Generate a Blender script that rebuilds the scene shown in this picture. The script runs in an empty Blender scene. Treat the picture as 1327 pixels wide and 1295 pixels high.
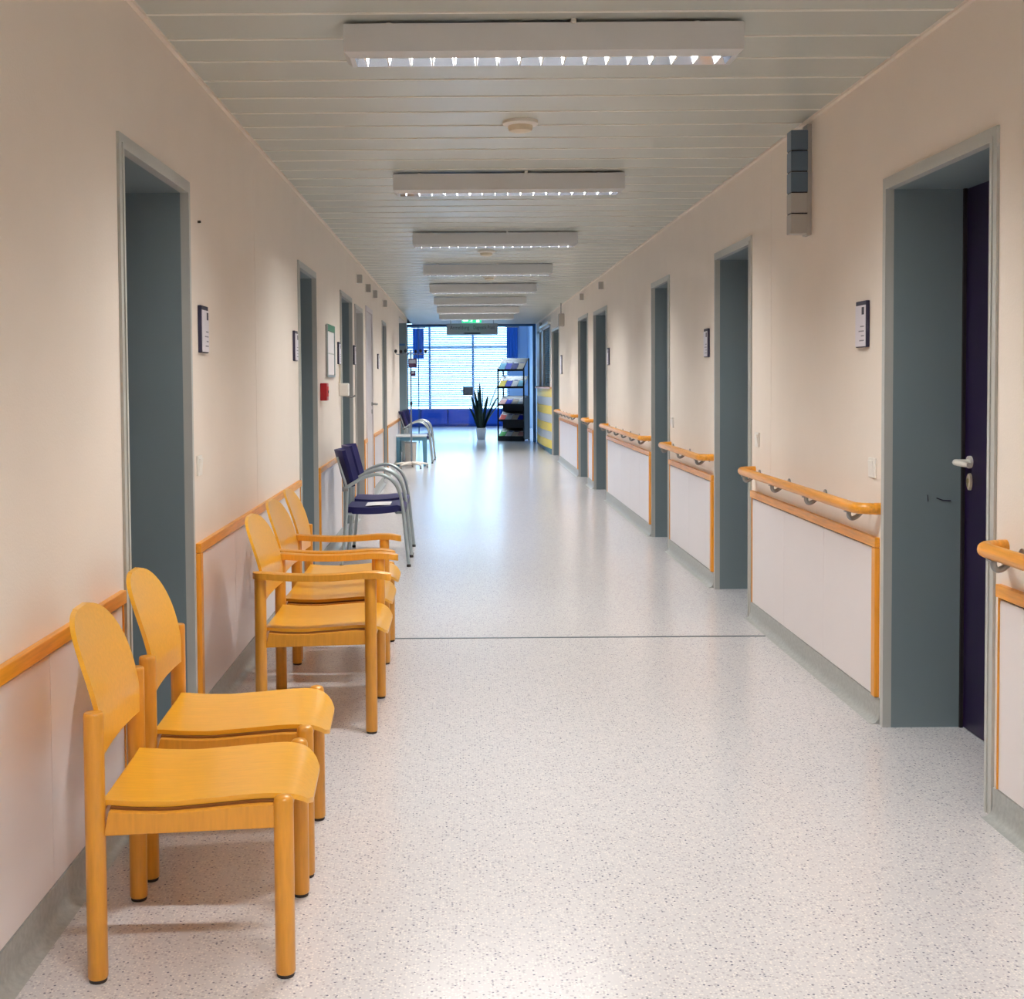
import bpy, bmesh, math, random
from mathutils import Vector, Matrix
random.seed(7)
PI = math.pi
sc = bpy.context.scene
col = sc.collection

# ------------------------------------------------------------------ camera
H_EYE = 1.36
cam_data = bpy.data.cameras.new('camera')
cam = bpy.data.objects.new('camera', cam_data); col.objects.link(cam)
cam_data.sensor_fit = 'HORIZONTAL'; cam_data.sensor_width = 36.0
cam_data.lens = 1650.0 / 1327.0 * 36.0
cam_data.shift_x = (663.5 - 597.88) / 1327.0
cam_data.shift_y = -(647.5 - 557.94) / 1327.0
cam_data.clip_start = 0.05; cam_data.clip_end = 200
pitch, roll = 0.0395, 0.007
fw = Vector((0, math.cos(pitch), -math.sin(pitch)))
r0 = Vector((1, 0, 0)); u0 = r0.cross(fw)
rr = math.cos(roll) * r0 - math.sin(roll) * u0
uu = math.sin(roll) * r0 + math.cos(roll) * u0
M = Matrix((rr, uu, -fw)).transposed().to_4x4(); M.translation = Vector((0, 0, H_EYE))
cam.matrix_world = M
sc.camera = cam

# ------------------------------------------------------------------ sky, exposure
LAMP_POWER = 74.0
SKY_STRENGTH = 12.0
SKY_COLOR = (0.48, 0.76, 1.0)
LAMP_COLOR = (1.0, 0.985, 0.96)
w = bpy.data.worlds.new('sky'); sc.world = w; w.use_nodes = True
bg = w.node_tree.nodes['Background']
bg.inputs['Color'].default_value = (*SKY_COLOR, 1); bg.inputs['Strength'].default_value = SKY_STRENGTH
sc.view_settings.view_transform = 'Standard'; sc.view_settings.look = 'None'
sc.view_settings.gamma = 1.0; sc.view_settings.use_curve_mapping = False
sc.view_settings.exposure = 0.0
sc.cycles.max_bounces = 10; sc.cycles.diffuse_bounces = 10; sc.cycles.glossy_bounces = 4
sc.cycles.transparent_max_bounces = 12
sc.cycles.sample_clamp_indirect = 6.0
sc.cycles.caustics_reflective = False; sc.cycles.caustics_refractive = False

XL, XR, ZC = -1.04, 1.64, 2.565
REC = 0.295                     # depth of the door recesses

# ------------------------------------------------------------------ materials
def lin(c):
    return tuple(((v / 255.0) / 12.92 if v / 255.0 <= 0.04045 else ((v / 255.0 + 0.055) / 1.055) ** 2.4) for v in c)

def mat(name, rgb, rough=0.5, metal=0.0, spec=0.5, var=0.0, var_scale=8.0, bump=0.0, bump_scale=200.0, coat=0.0, stretch=None):
    m = bpy.data.materials.new(name); m.use_nodes = True
    nt = m.node_tree; b = nt.nodes['Principled BSDF']
    c = lin(rgb)
    b.inputs['Base Color'].default_value = (*c, 1)
    b.inputs['Roughness'].default_value = rough; b.inputs['Metallic'].default_value = metal
    b.inputs['Specular IOR Level'].default_value = spec
    b.inputs['Coat Weight'].default_value = coat
    b.inputs['Coat Roughness'].default_value = 0.15
    if var > 0 or bump > 0:
        tc = nt.nodes.new('ShaderNodeTexCoord'); src = tc.outputs['Object']
        if stretch:
            mp = nt.nodes.new('ShaderNodeMapping'); mp.inputs['Scale'].default_value = stretch
            nt.links.new(src, mp.inputs['Vector']); src = mp.outputs['Vector']
    if var > 0:
        n = nt.nodes.new('ShaderNodeTexNoise'); n.inputs['Scale'].default_value = var_scale; n.inputs['Detail'].default_value = 4
        nt.links.new(src, n.inputs['Vector'])
        rmp = nt.nodes.new('ShaderNodeValToRGB')
        rmp.color_ramp.elements[0].position = 0.3; rmp.color_ramp.elements[1].position = 0.7
        rmp.color_ramp.elements[0].color = (*[v * (1 - var) for v in c], 1)
        rmp.color_ramp.elements[1].color = (*[min(1, v * (1 + var)) for v in c], 1)
        nt.links.new(n.outputs['Fac'], rmp.inputs['Fac']); nt.links.new(rmp.outputs['Color'], b.inputs['Base Color'])
    if bump > 0:
        n2 = nt.nodes.new('ShaderNodeTexNoise'); n2.inputs['Scale'].default_value = bump_scale; n2.inputs['Detail'].default_value = 2
        nt.links.new(tc.outputs['Object'], n2.inputs['Vector'])
        bp = nt.nodes.new('ShaderNodeBump'); bp.inputs['Strength'].default_value = bump; bp.inputs['Distance'].default_value = 0.002
        nt.links.new(n2.outputs['Fac'], bp.inputs['Height']); nt.links.new(bp.outputs['Normal'], b.inputs['Normal'])
    return m

def emis(name, rgb, strength):
    m = bpy.data.materials.new(name); m.use_nodes = True
    b = m.node_tree.nodes['Principled BSDF']
    b.inputs['Base Color'].default_value = (*lin(rgb), 1)
    b.inputs['Emission Color'].default_value = (*lin(rgb), 1); b.inputs['Emission Strength'].default_value = strength
    return m

def wood(name, rgb, axis=(30, 30, 2.5), rough=0.35, var=0.16):
    m = mat(name, rgb, rough=rough, var=var, var_scale=3.0, stretch=axis, coat=0.15)
    return m

def floor_mat():
    m = bpy.data.materials.new('speckled_linoleum'); m.use_nodes = True
    nt = m.node_tree; b = nt.nodes['Principled BSDF']; L = nt.links.new
    tc = nt.nodes.new('ShaderNodeTexCoord')
    base = lin((206, 204, 206)); dark = lin((120, 120, 136)); mid = lin((182, 179, 184)); lite = lin((226, 222, 218))
    last = None
    def speck(scale, thr_d, thr_r, colr, prev):
        v = nt.nodes.new('ShaderNodeTexVoronoi'); v.inputs['Scale'].default_value = scale
        L(tc.outputs['Object'], v.inputs['Vector'])
        a = nt.nodes.new('ShaderNodeMath'); a.operation = 'LESS_THAN'; a.inputs[1].default_value = thr_d
        L(v.outputs['Distance'], a.inputs[0])
        s = nt.nodes.new('ShaderNodeSeparateColor'); L(v.outputs['Color'], s.inputs['Color'])
        g = nt.nodes.new('ShaderNodeMath'); g.operation = 'GREATER_THAN'; g.inputs[1].default_value = thr_r
        L(s.outputs[0], g.inputs[0])
        mu = nt.nodes.new('ShaderNodeMath'); mu.operation = 'MULTIPLY'; L(a.outputs[0], mu.inputs[0]); L(g.outputs[0], mu.inputs[1])
        mx = nt.nodes.new('ShaderNodeMix'); mx.data_type = 'RGBA'
        L(mu.outputs[0], mx.inputs['Factor'])
        if prev is None: mx.inputs['A'].default_value = (*base, 1)
        else: L(prev, mx.inputs['A'])
        mx.inputs['B'].default_value = (*colr, 1)
        return mx.outputs['Result']
    o = speck(150, 0.42, 0.55, lite, None)
    o = speck(110, 0.40, 0.62, mid, o)
    o = speck(95, 0.28, 0.84, dark, o)
    L(o, b.inputs['Base Color'])
    b.inputs['Roughness'].default_value = 0.20
    b.inputs['Specular IOR Level'].default_value = 0.55
    n = nt.nodes.new('ShaderNodeTexNoise'); n.inputs['Scale'].default_value = 6; n.inputs['Detail'].default_value = 3
    L(tc.outputs['Object'], n.inputs['Vector'])
    bp = nt.nodes.new('ShaderNodeBump'); bp.inputs['Strength'].default_value = 0.06; bp.inputs['Distance'].default_value = 0.004
    L(n.outputs['Fac'], bp.inputs['Height']); L(bp.outputs['Normal'], b.inputs['Normal'])
    return m

def glass_mat():
    m = bpy.data.materials.new('clear_glass'); m.use_nodes = True
    nt = m.node_tree; nt.nodes.remove(nt.nodes['Principled BSDF'])
    t = nt.nodes.new('ShaderNodeBsdfTransparent'); t.inputs['Color'].default_value = (0.93, 0.97, 1.0, 1)
    g = nt.nodes.new('ShaderNodeBsdfGlossy'); g.inputs['Roughness'].default_value = 0.02
    fr = nt.nodes.new('ShaderNodeFresnel'); fr.inputs['IOR'].default_value = 1.45
    mx = nt.nodes.new('ShaderNodeMixShader')
    nt.links.new(fr.outputs[0], mx.inputs[0]); nt.links.new(t.outputs[0], mx.inputs[1]); nt.links.new(g.outputs[0], mx.inputs[2])
    nt.links.new(mx.outputs[0], nt.nodes['Material Output'].inputs['Surface'])
    return m

def slat_mat(name, rgb, trans):
    m = bpy.data.materials.new(name); m.use_nodes = True
    nt = m.node_tree; b = nt.nodes['Principled BSDF']
    b.inputs['Base Color'].default_value = (*lin(rgb), 1); b.inputs['Roughness'].default_value = 0.45
    t = nt.nodes.new('ShaderNodeBsdfTranslucent'); t.inputs['Color'].default_value = (*lin(rgb), 1)
    mx = nt.nodes.new('ShaderNodeMixShader'); mx.inputs[0].default_value = trans
    nt.links.new(b.outputs[0], mx.inputs[1]); nt.links.new(t.outputs[0], mx.inputs[2])
    nt.links.new(mx.outputs[0], nt.nodes['Material Output'].inputs['Surface'])
    return m

MT = {
    'wall': mat('cream_wall_paint', (231, 221, 210), rough=0.75, var=0.015, var_scale=3, bump=0.25, bump_scale=160),
    'wainscot': mat('white_laminate', (226, 220, 220), rough=0.32, var=0.012, var_scale=2.5),
    'gap': mat('dark_joint', (58, 46, 40), rough=0.8),
    'seam': mat('grey_wall_joint', (176, 160, 148), rough=0.8),
    'trimwood': wood('honey_beech_trim', (226, 152, 42), (30, 2.0, 30), 0.34),
    'trimend': wood('honey_beech_upright', (226, 152, 42), (30, 30, 2.0), 0.34),
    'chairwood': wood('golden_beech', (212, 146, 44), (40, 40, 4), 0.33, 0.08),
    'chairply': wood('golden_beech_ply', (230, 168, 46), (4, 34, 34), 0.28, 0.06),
    'shadewood': wood('shade_dark_batten', (120, 72, 26), (4, 34, 34), 0.5),  # dark tone stands in for the shaded gap between seat and rail
    'rubber': mat('dark_rubber', (45, 38, 34), rough=0.7),
    'floor': floor_mat(),
    'skirt': mat('grey_linoleum_skirting', (160, 163, 160), rough=0.4, var=0.12, var_scale=60),
    'joint': mat('floor_joint_metal', (86, 98, 106), rough=0.4, metal=0.3),
    'ceil': mat('grey_lacquered_metal_panel', (184, 189, 182), rough=0.32, bump=0.10, bump_scale=500, spec=0.6),
    'ceillip': mat('lit_edge_panel_lip', (240, 240, 232), rough=0.4),  # lip coloured paler than the panel, a painted highlight along its edge
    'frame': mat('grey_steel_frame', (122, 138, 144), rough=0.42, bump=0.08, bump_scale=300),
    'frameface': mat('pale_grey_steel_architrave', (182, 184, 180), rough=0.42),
    'framelite': mat('light_grey_steel_frame', (186, 186, 182), rough=0.42),
    'leaf': mat('dark_violet_door', (28, 9, 50), rough=0.35),
    'whitedoor': mat('white_door', (214, 206, 208), rough=0.45),
    'dark': mat('black_gap', (26, 18, 22), rough=0.7),
    'white': mat('white_plastic', (232, 228, 220), rough=0.35),
    'cream': mat('cream_plastic', (216, 204, 180), rough=0.45),
    'nickel': mat('brass_nickel', (188, 172, 120), rough=0.3, metal=0.8),
    'steel': mat('brushed_steel', (150, 150, 148), rough=0.35, metal=0.8),
    'pole': mat('dull_grey_pole', (112, 122, 134), rough=0.5),
    'chrome': mat('silver_tube', (176, 188, 190), rough=0.35, metal=0.55),
    'lamp': mat('white_lamp_housing', (206, 208, 210), rough=0.45),
    'reflector': mat('aluminium_reflector', (190, 200, 214), rough=0.08, metal=1.0),
    'blade': mat('mirror_louvre', (244, 244, 246), rough=0.3, metal=0.1),
    'tube': emis('lit_tube', (255, 250, 240), 6.0),
    'blue': mat('navy_blue_seat', (16, 17, 84), rough=0.5, bump=0.1, bump_scale=400),
    'table': mat('blue_grey_lacquer', (78, 128, 152), rough=0.4),
    'tabletop': mat('pale_tabletop', (200, 208, 212), rough=0.3),
    'paper': mat('white_paper', (236, 232, 232), rough=0.7),
    'red': mat('red_plastic', (178, 24, 38), rough=0.4),
    'green': mat('green_header', (52, 120, 88), rough=0.5),
    'signside': mat('dark_sign_edge', (40, 36, 62), rough=0.5),
    'signface': mat('pale_sign_face', (222, 218, 226), rough=0.45),
    'ink': mat('dark_ink', (40, 40, 60), rough=0.6),
    'inkgrey': mat('grey_ink', (140, 138, 148), rough=0.6),
    'lensblue': mat('blue_grey_lens', (84, 104, 122), rough=0.3),
    'lensgrey': mat('grey_lens', (168, 164, 158), rough=0.4),
    'purple': mat('dark_purple_plastic', (62, 34, 70), rough=0.4),
    'black': mat('black_steel', (18, 20, 24), rough=0.4),
    'exit': emis('exit_green', (40, 210, 140), 1.2),
    'exitwhite': emis('exit_white', (230, 255, 240), 1.6),
    'sign': mat('grey_sign_board', (146, 156, 172), rough=0.5),
    'yellow': mat('yellow_panel', (244, 216, 60), rough=0.4),
    'greypanel': mat('grey_panel', (192, 196, 200), rough=0.4),
    'leafplant': mat('dark_green_leaf', (22, 52, 40), rough=0.4, var=0.3, var_scale=40),
    'soil': mat('dark_soil', (44, 32, 24), rough=0.9),
    'pot': mat('white_pot', (226, 226, 224), rough=0.35),
    'lobbywall': mat('pale_blue_lobby_wall', (190, 214, 236), rough=0.6),
    'lobbyblue': mat('strong_blue_panel', (24, 84, 190), rough=0.4),
    'framesteelblue': mat('blue_grey_window_frame', (66, 110, 160), rough=0.4),
    'curtain': mat('blue_curtain', (64, 124, 208), rough=0.8),
    'glass': glass_mat(),
    'slat': slat_mat('white_slat', (244, 248, 252), 0.30),
    'slatteal': slat_mat('teal_slat', (60, 130, 150), 0.15),
    'outside': mat('pale_paving', (200, 205, 210), rough=0.9),
    'deskwood': wood('desk_top', (196, 140, 90), (3, 20, 20)),
}
for k, c in {'mred': (206, 70, 60), 'mgreen': (70, 170, 80), 'mblue': (36, 60, 190), 'myellow': (236, 206, 50), 'mwhite': (236, 232, 226),
             'mcyan': (110, 190, 215), 'mbeige': (222, 200, 170), 'mnavy': (30, 40, 120), 'mpink': (226, 170, 160)}.items():
    MT[k] = mat('cover_' + k[1:], c, rough=0.65, spec=0.25)

# ------------------------------------------------------------------ mesh helpers
class MB:
    def __init__(s): s.v = []; s.f = []; s.m = []
    def add(s, vs, fs, mi=0):
        o = len(s.v); s.v += [tuple(p) for p in vs]; s.f += [tuple(i + o for i in f) for f in fs]; s.m += [mi] * len(fs); return s
    def box(s, x0, x1, y0, y1, z0, z1, mi=0):
        vs = [(x, y, z) for x in (x0, x1) for y in (y0, y1) for z in (z0, z1)]
        return s.add(vs, [(0, 1, 3, 2), (4, 6, 7, 5), (0, 4, 5, 1), (2, 3, 7, 6), (0, 2, 6, 4), (1, 5, 7, 3)], mi)
    def bbox(s, x0, x1, y0, y1, z0, z1, b=0.004, mi=0, seg=2):
        bm = bmesh.new(); bmesh.ops.create_cube(bm, size=1.0)
        for v in bm.verts:
            v.co = Vector(((x0 + x1) / 2 + v.co.x * (x1 - x0), (y0 + y1) / 2 + v.co.y * (y1 - y0), (z0 + z1) / 2 + v.co.z * (z1 - z0)))
        bmesh.ops.bevel(bm, geom=list(bm.edges), offset=b, segments=seg, profile=0.5, affect='EDGES')
        bm.verts.index_update()
        s.add([v.co for v in bm.verts], [[v.index for v in f.verts] for f in bm.faces], mi); bm.free(); return s
    def prism(s, poly, axis, a0, a1, mi=0):      # poly in the two other axes (cyclic order)
        def P(p, a):
            return {'x': (a, p[0], p[1]), 'y': (p[0], a, p[1]), 'z': (p[0], p[1], a)}[axis]
        n = len(poly)
        vs = [P(p, a0) for p in poly] + [P(p, a1) for p in poly]
        fs = [tuple(range(n)), tuple(range(2 * n - 1, n - 1, -1))] + [(i, (i + 1) % n, (i + 1) % n + n, i + n) for i in range(n)]
        return s.add(vs, fs, mi)
    def tube(s, pts, r, n=10, mi=0, cap=True):
        pts = [Vector(p) for p in pts]; rs = r if isinstance(r, (list, tuple)) else [r] * len(pts)
        rings = []; prev = None
        for i, p in enumerate(pts):
            t = (pts[min(i + 1, len(pts) - 1)] - pts[max(i - 1, 0)]).normalized()
            if prev is None:
                a = Vector((0, 0, 1)) if abs(t.z) < 0.9 else Vector((1, 0, 0))
                u = t.cross(a).normalized()
            else:
                u = (prev - t * prev.dot(t)).normalized()
            prev = u; v = t.cross(u)
            rings.append([p + (u * math.cos(2 * PI * k / n) + v * math.sin(2 * PI * k / n)) * rs[i] for k in range(n)])
        vs = [q for rg in rings for q in rg]; fs = []
        for i in range(len(rings) - 1):
            for k in range(n):
                fs.append((i * n + k, i * n + (k + 1) % n, (i + 1) * n + (k + 1) % n, (i + 1) * n + k))
        if cap:
            fs.append(tuple(range(n))[::-1]); fs.append(tuple((len(rings) - 1) * n + k for k in range(n)))
        return s.add(vs, fs, mi)
    def lathe(s, prof, n=20, c=(0, 0, 0), mi=0):      # prof: (r, z); axis z
        vs = []; fs = []
        for r, z in prof:
            vs += [(c[0] + r * math.cos(2 * PI * k / n), c[1] + r * math.sin(2 * PI * k / n), c[2] + z) for k in range(n)]
        for i in range(len(prof) - 1):
            for k in range(n):
                fs.append((i * n + k, i * n + (k + 1) % n, (i + 1) * n + (k + 1) % n, (i + 1) * n + k))
        fs.append(tuple(range(n))[::-1]); fs.append(tuple((len(prof) - 1) * n + k for k in range(n)))
        return s.add(vs, fs, mi)
    def plate(s, fn, nu, nv, off, mi=0):      # fn(u,v)->point, off(p,u,v)->offset vector for the underside
        top = [[Vector(fn(i / nu, j / nv)) for j in range(nv + 1)] for i in range(nu + 1)]
        bot = [[top[i][j] + Vector(off) for j in range(nv + 1)] for i in range(nu + 1)]
        W = nv + 1; N = (nu + 1) * W
        vs = [p for r in top for p in r] + [p for r in bot for p in r]; fs = []
        for i in range(nu):
            for j in range(nv):
                a = i * W + j; fs.append((a, a + 1, a + W + 1, a + W)); fs.append((N + a, N + a + W, N + a + W + 1, N + a + 1))
        bd = [i * W for i in range(nu + 1)] + [nu * W + j for j in range(1, nv + 1)] + [i * W + nv for i in range(nu - 1, -1, -1)] + [j for j in range(nv - 1, 0, -1)]
        for k in range(len(bd)):
            a, b = bd[k], bd[(k + 1) % len(bd)]; fs.append((a, b, b + N, a + N))
        return s.add(vs, fs, mi)
    def xform(s, fn): s.v = [tuple(fn(*p)) for p in s.v]; return s
    def build(s, name, mats, parent=None, smooth=None, bevel=0):
        me = bpy.data.meshes.new(name)
        bm = bmesh.new(); vv = [bm.verts.new(p) for p in s.v]
        for f, mi in zip(s.f, s.m):
            try: fc = bm.faces.new([vv[i] for i in f]); fc.material_index = mi
            except ValueError: pass
        bmesh.ops.remove_doubles(bm, verts=bm.verts, dist=1e-6)
        bmesh.ops.recalc_face_normals(bm, faces=bm.faces)
        bm.to_mesh(me); bm.free()
        for m in (mats if isinstance(mats, (list, tuple)) else [mats]): me.materials.append(m)
        o = bpy.data.objects.new(name, me); col.objects.link(o)
        if smooth is not None:
            me.polygons.foreach_set('use_smooth', [True] * len(me.polygons)); me.update()
            me.set_sharp_from_angle(angle=math.radians(smooth))
        if bevel:
            md = o.modifiers.new('bevel', 'BEVEL'); md.width = bevel; md.segments = 2; md.limit_method = 'ANGLE'
        if parent: o.parent = parent
        return o

def tag(o, label, cat, group=None):
    o['label'] = label; o['category'] = cat
    if group: o['group'] = group
    return o
def thing(name, label, cat, loc=(0, 0, 0), rz=0, group=None):
    o = bpy.data.objects.new(name, None); col.objects.link(o); o.empty_display_size = 0.1
    o.location = loc; o.rotation_euler = (0, 0, rz)
    return tag(o, label, cat, group)
def struct(o, label=None):
    o['kind'] = 'structure'
    if label: o['label'] = label
    return o
def share(o, name, parent, loc=(0, 0, 0), rot=None):
    c = o.copy(); c.name = name; col.objects.link(c); c.parent = parent; c.location = loc
    if rot: c.rotation_euler = rot
    return c
def copy_tree(o, parent=None):
    c = o.copy(); col.objects.link(c); c.parent = parent
    for ch in o.children: copy_tree(ch, c)
    return c
def dup(o, label, loc, rz=0):
    c = copy_tree(o); c['label'] = label; c.location = loc; c.rotation_euler = (0, 0, rz); return c
def arc(pts, n=6):      # Catmull-Rom through points
    P = [Vector(p) for p in pts]; out = []
    for i in range(len(P) - 1):
        a, b, c, d = P[max(i - 1, 0)], P[i], P[i + 1], P[min(i + 2, len(P) - 1)]
        for k in range(n):
            s = k / n
            out.append(0.5 * ((2 * b) + (c - a) * s + (2 * a - 5 * b + 4 * c - d) * s * s + (3 * b - a - 3 * c + d) * s ** 3))
    out.append(P[-1]); return out
def side(s):      # wall-local (n out of the wall, y along, z) -> world
    X = XL if s > 0 else XR
    return lambda n, y, z: (X + s * n, y, z)

# ------------------------------------------------------------------ floor and ceiling
Y0, YW, YE = -3.0, 27.6, 37.4
struct(MB().box(-3.2, 3.4, Y0, YE + 0.3, -0.1, 0).build('floor', MT['floor']), 'pale grey speckled linoleum floor of the corridor')
struct(MB().bbox(XL + 0.02, XR - 0.045, 6.655, 6.673, -0.004, 0.0025, 0.001).build('trim_1', MT['joint']), 'thin grey joint strip across the floor')
ceil = struct(MB().box(XL - 0.3, XR + 0.3, Y0, YW, ZC + 0.02, ZC + 0.12).build('ceiling', MT['ceil']), 'grey metal panel ceiling with joints coloured bright as if lit')
pitchp = 0.3095
pm = MB().bbox(XL + 0.003, XR - 0.003, 0, 0.299, ZC, ZC + 0.02, 0.002, 0, 1).box(XL + 0.003, XR - 0.003, 0.2985, 0.3085, ZC - 0.004, ZC + 0.012, 1)
first = None; y = 3.92 - 10 * pitchp
while y < YW - 0.31:
    if first is None:
        first = pm.build('ceiling_panel', [MT['ceil'], MT['ceillip']], ceil); first.location = (0, y, 0)
    else: share(first, 'ceiling_panel', ceil, (0, y, 0))
    y += pitchp
MB().box(XL, XR, Y0, 3.92 - 10 * pitchp, ZC, ZC + 0.02).build('plain_panel', MT['ceil'], ceil)

# ------------------------------------------------------------------ walls and doors
DOORS_L = [(3.89, 4.90, 2.122, 'frame'), (8.155, 9.15, 2.135, 'frame'), (11.0, 12.15, 2.145, 'frame'), (12.5, 13.47, 2.115, 'framelite'), (16.8, 17.66, 2.155, 'frame')]
DOORS_R = [(3.893, 4.94, 2.122, 'frame'), (7.18, 8.215, 2.16, 'frame'), (10.0, 10.94, 2.175, 'frame'), (14.28, 15.70, 2.185, 'frame'), (16.42, 17.75, 2.21, 'frame'), (21.2, 22.85, 2.25, 'frame')]
FLUSH = (13.93, 14.87, 2.15)
NICHE = (21.5, 24.3, 2.46)
DEPTH = 0.42
def wall(s, name, y0, y1, holes, seams, label):
    S = side(s); b = MB()
    cuts = sorted(holes, key=lambda h: h[0]); y = y0
    def seg(a, c, z0, z1):
        ys = [a] + [q for q in seams if a < q < c] + [c]
        for i in range(len(ys) - 1):
            g0 = 0.0025 if i > 0 else 0; g1 = 0.0025 if i < len(ys) - 2 else 0
            q = MB().box(0, -0.02, ys[i] + g0, ys[i + 1] - g1, z0, z1); q.xform(S); b.add(q.v, q.f, 0)
        q = MB().box(-0.006, -DEPTH, a, c, z0, z1); q.xform(S); b.add(q.v, q.f, 1 if len(ys) > 2 else 0)
    for h in cuts:
        a, c = h[0] + 0.012, h[1] - 0.012; zb = h[3] if len(h) > 3 and isinstance(h[3], float) else 0.0
        seg(y, a, 0, ZC + 0.02); seg(a, c, h[2] - 0.012, ZC + 0.02)
        if zb: seg(a, c, 0, zb)
        y = c
    seg(y, y1, 0, ZC + 0.02)
    return struct(b.build(name, [MT['wall'], MT['seam']]), label)
wall_l = wall(1, 'wall_left', Y0, 24.6, DOORS_L + [FLUSH, NICHE], [6.47], 'cream left wall of the corridor')
wall_r = wall(-1, 'wall_right', Y0, YW, DOORS_R + [(23.3, 27.3, 2.37, 1.22)], [6.74], 'cream right wall of the corridor')
struct(MB().box(XL - DEPTH, XR + DEPTH, Y0 - 0.1, Y0, 0, ZC + 0.02).build('wall_back', MT['wall']), 'cream end wall behind the viewer')

def lever(parent, s, y, z, leafn, dirn, m, esc=True):
    S = side(s)
    hb = MB().tube([(leafn, y, z), (leafn + 0.01, y, z)], 0.024, 16)
    hb.tube([(leafn + 0.008, y, z), (leafn + 0.05, y, z), (leafn + 0.062, y + dirn * 0.012, z), (leafn + 0.066, y + dirn * 0.035, z), (leafn + 0.062, y + dirn * 0.09, z - 0.002), (leafn + 0.056, y + dirn * 0.125, z - 0.003)],
            [0.011, 0.0115, 0.0125, 0.012, 0.0105, 0.0095], 12)
    hb.xform(S); o = hb.build('door_handle', m, parent, 50)
    if esc:
        e = MB().tube([(leafn, y, z - 0.075), (leafn + 0.009, y, z - 0.075), (leafn + 0.011, y, z - 0.075)], [0.026, 0.025, 0.021], 20)
        e.xform(lambda n, yy, zz: S(n, y + (yy - y) * 0.72, zz + (zz - (z - 0.075)) * 0.25)); e.build('escutcheon', MT['cream'], parent, 40)
        c = MB().tube([(leafn + 0.0105, y, z - 0.072), (leafn + 0.013, y, z - 0.072)], 0.010, 14)
        c.box(leafn + 0.0105, leafn + 0.0125, y - 0.005, y + 0.005, z - 0.095, z - 0.074); c.xform(S); c.build('lock_cylinder', MT['nickel'], parent, 40)

dn = 0
def door(s, y0, y1, top, fm, label, handle=False):
    global dn; dn += 1
    S = side(s); A = 0.045
    rt = bpy.data.objects.new(f'door_{dn}', None); col.objects.link(rt); struct(rt, label)
    # architrave on the wall face
    a = MB(); P = 0.009
    for (ya, yb, za, zb) in ((y0, y0 + A, 0, top), (y1 - A, y1, 0, top), (y0 + A, y1 - A, top - A, top)):
        a.box(-0.02, P, ya, yb, za, zb)
    # fine stepped edge as pressed steel frames have
    for (ya, yb, za, zb) in ((y0 + A * 0.62, y0 + A, 0, top - A), (y1 - A, y1 - A * 0.62, 0, top - A), (y0 + A * .62, y1 - A * .62, top - A, top - A * .62)):
        a.box(P, P + 0.004, ya, yb, za, zb)
    a.xform(S); a.build('architrave', MT['frameface'] if fm == 'frame' else MT['framelite'], rt)
    def lining(nm, ya, yb, za, zb):
        q = MB().box(-0.02, -REC - 0.06, ya, yb, za, zb); q.xform(S); return q.build(nm, MT[fm], rt)
    lining('near_jamb', y0 + A - 0.022, y0 + A, 0, top); lining('far_jamb', y1 - A, y1 - A + 0.022, 0, top)
    lining('door_head', y0 + A, y1 - A, top - A, top - A + 0.022)
    q = MB().box(-REC, -REC - 0.045, y0 + A + 0.002, y1 - A - 0.002, 0.006, top - A - 0.002); q.xform(S); lf = q.build('door_leaf', MT['leaf'], rt)
    st = MB().box(-REC + 0.0, -REC + 0.012, y0 + A, y0 + A + 0.012, 0, top - A); st.box(-REC, -REC + 0.012, y1 - A - 0.012, y1 - A, 0, top - A)
    st.xform(S); st.build('door_seal', MT['dark'], rt)
    hy = y1 - A - 0.065
    lever(rt, s, hy, 1.035, -REC, -1, MT['white'], True)
    return rt
names_l = ['recessed door on the left wall beside the two front chairs', 'recessed door on the left wall beyond the wooden armchairs', 'recessed door on the left wall after the green-topped notice board',
           'pale grey recessed door on the left wall before the flush white door', 'recessed door on the left wall before the infusion stand']
names_r = ['recessed dark violet door on the right wall nearest the viewer', 'second recessed door on the right wall', 'third recessed door on the right wall', 'fourth recessed door on the right wall',
           'fifth recessed door on the right wall', 'recessed door on the right wall next to the striped reception counter']
for d, n in zip(DOORS_L, names_l): door(1, *d, n)
dr = [door(-1, *d, n) for d, n in zip(DOORS_R, names_r)]
# pen scuffs on the far jamb of the nearest right door
S = side(-1)
q = MB().tube([(-0.19, 4.8945, 0.893), (-0.215, 4.8945, 0.884), (-0.245, 4.8945, 0.882)], 0.0024, 6); q.tube([(-0.155, 4.8945, 0.905), (-0.158, 4.8945, 0.88)], 0.0015, 6)
q.xform(S); q.build('scuff_mark', MT['signside'], dr[0])
# flush white door on the left
rt = bpy.data.objects.new('door_12', None); col.objects.link(rt); struct(rt, 'flush white door on the left wall with a dark gap and steel lever')
S = side(1)
q = MB().box(-0.06, -0.05, 13.942, 14.858, 0.0, 2.138); q.xform(S); q.build('door_recess', MT['dark'], rt)
q = MB().bbox(-0.05, 0.004, 14.02, 14.80, 0.006, 2.12, 0.002); q.xform(S); q.build('door_leaf', MT['whitedoor'], rt)
q = MB().box(-0.05, 0.014, 14.84, 14.90, 0, 2.18).box(-0.05, 0.014, 13.90, 13.955, 0, 2.18).box(-0.05, 0.014, 13.955, 14.84, 2.13, 2.18); q.xform(S); q.build('architrave', MT['whitedoor'], rt)
lever(rt, 1, 14.74, 1.09, 0.004, -1, MT['steel'], False)
q = MB().bbox(0.004, 0.012, 14.72, 14.76, 0.98, 1.03, 0.003); q.xform(S); q.build('escutcheon', MT['steel'], rt)
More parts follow.
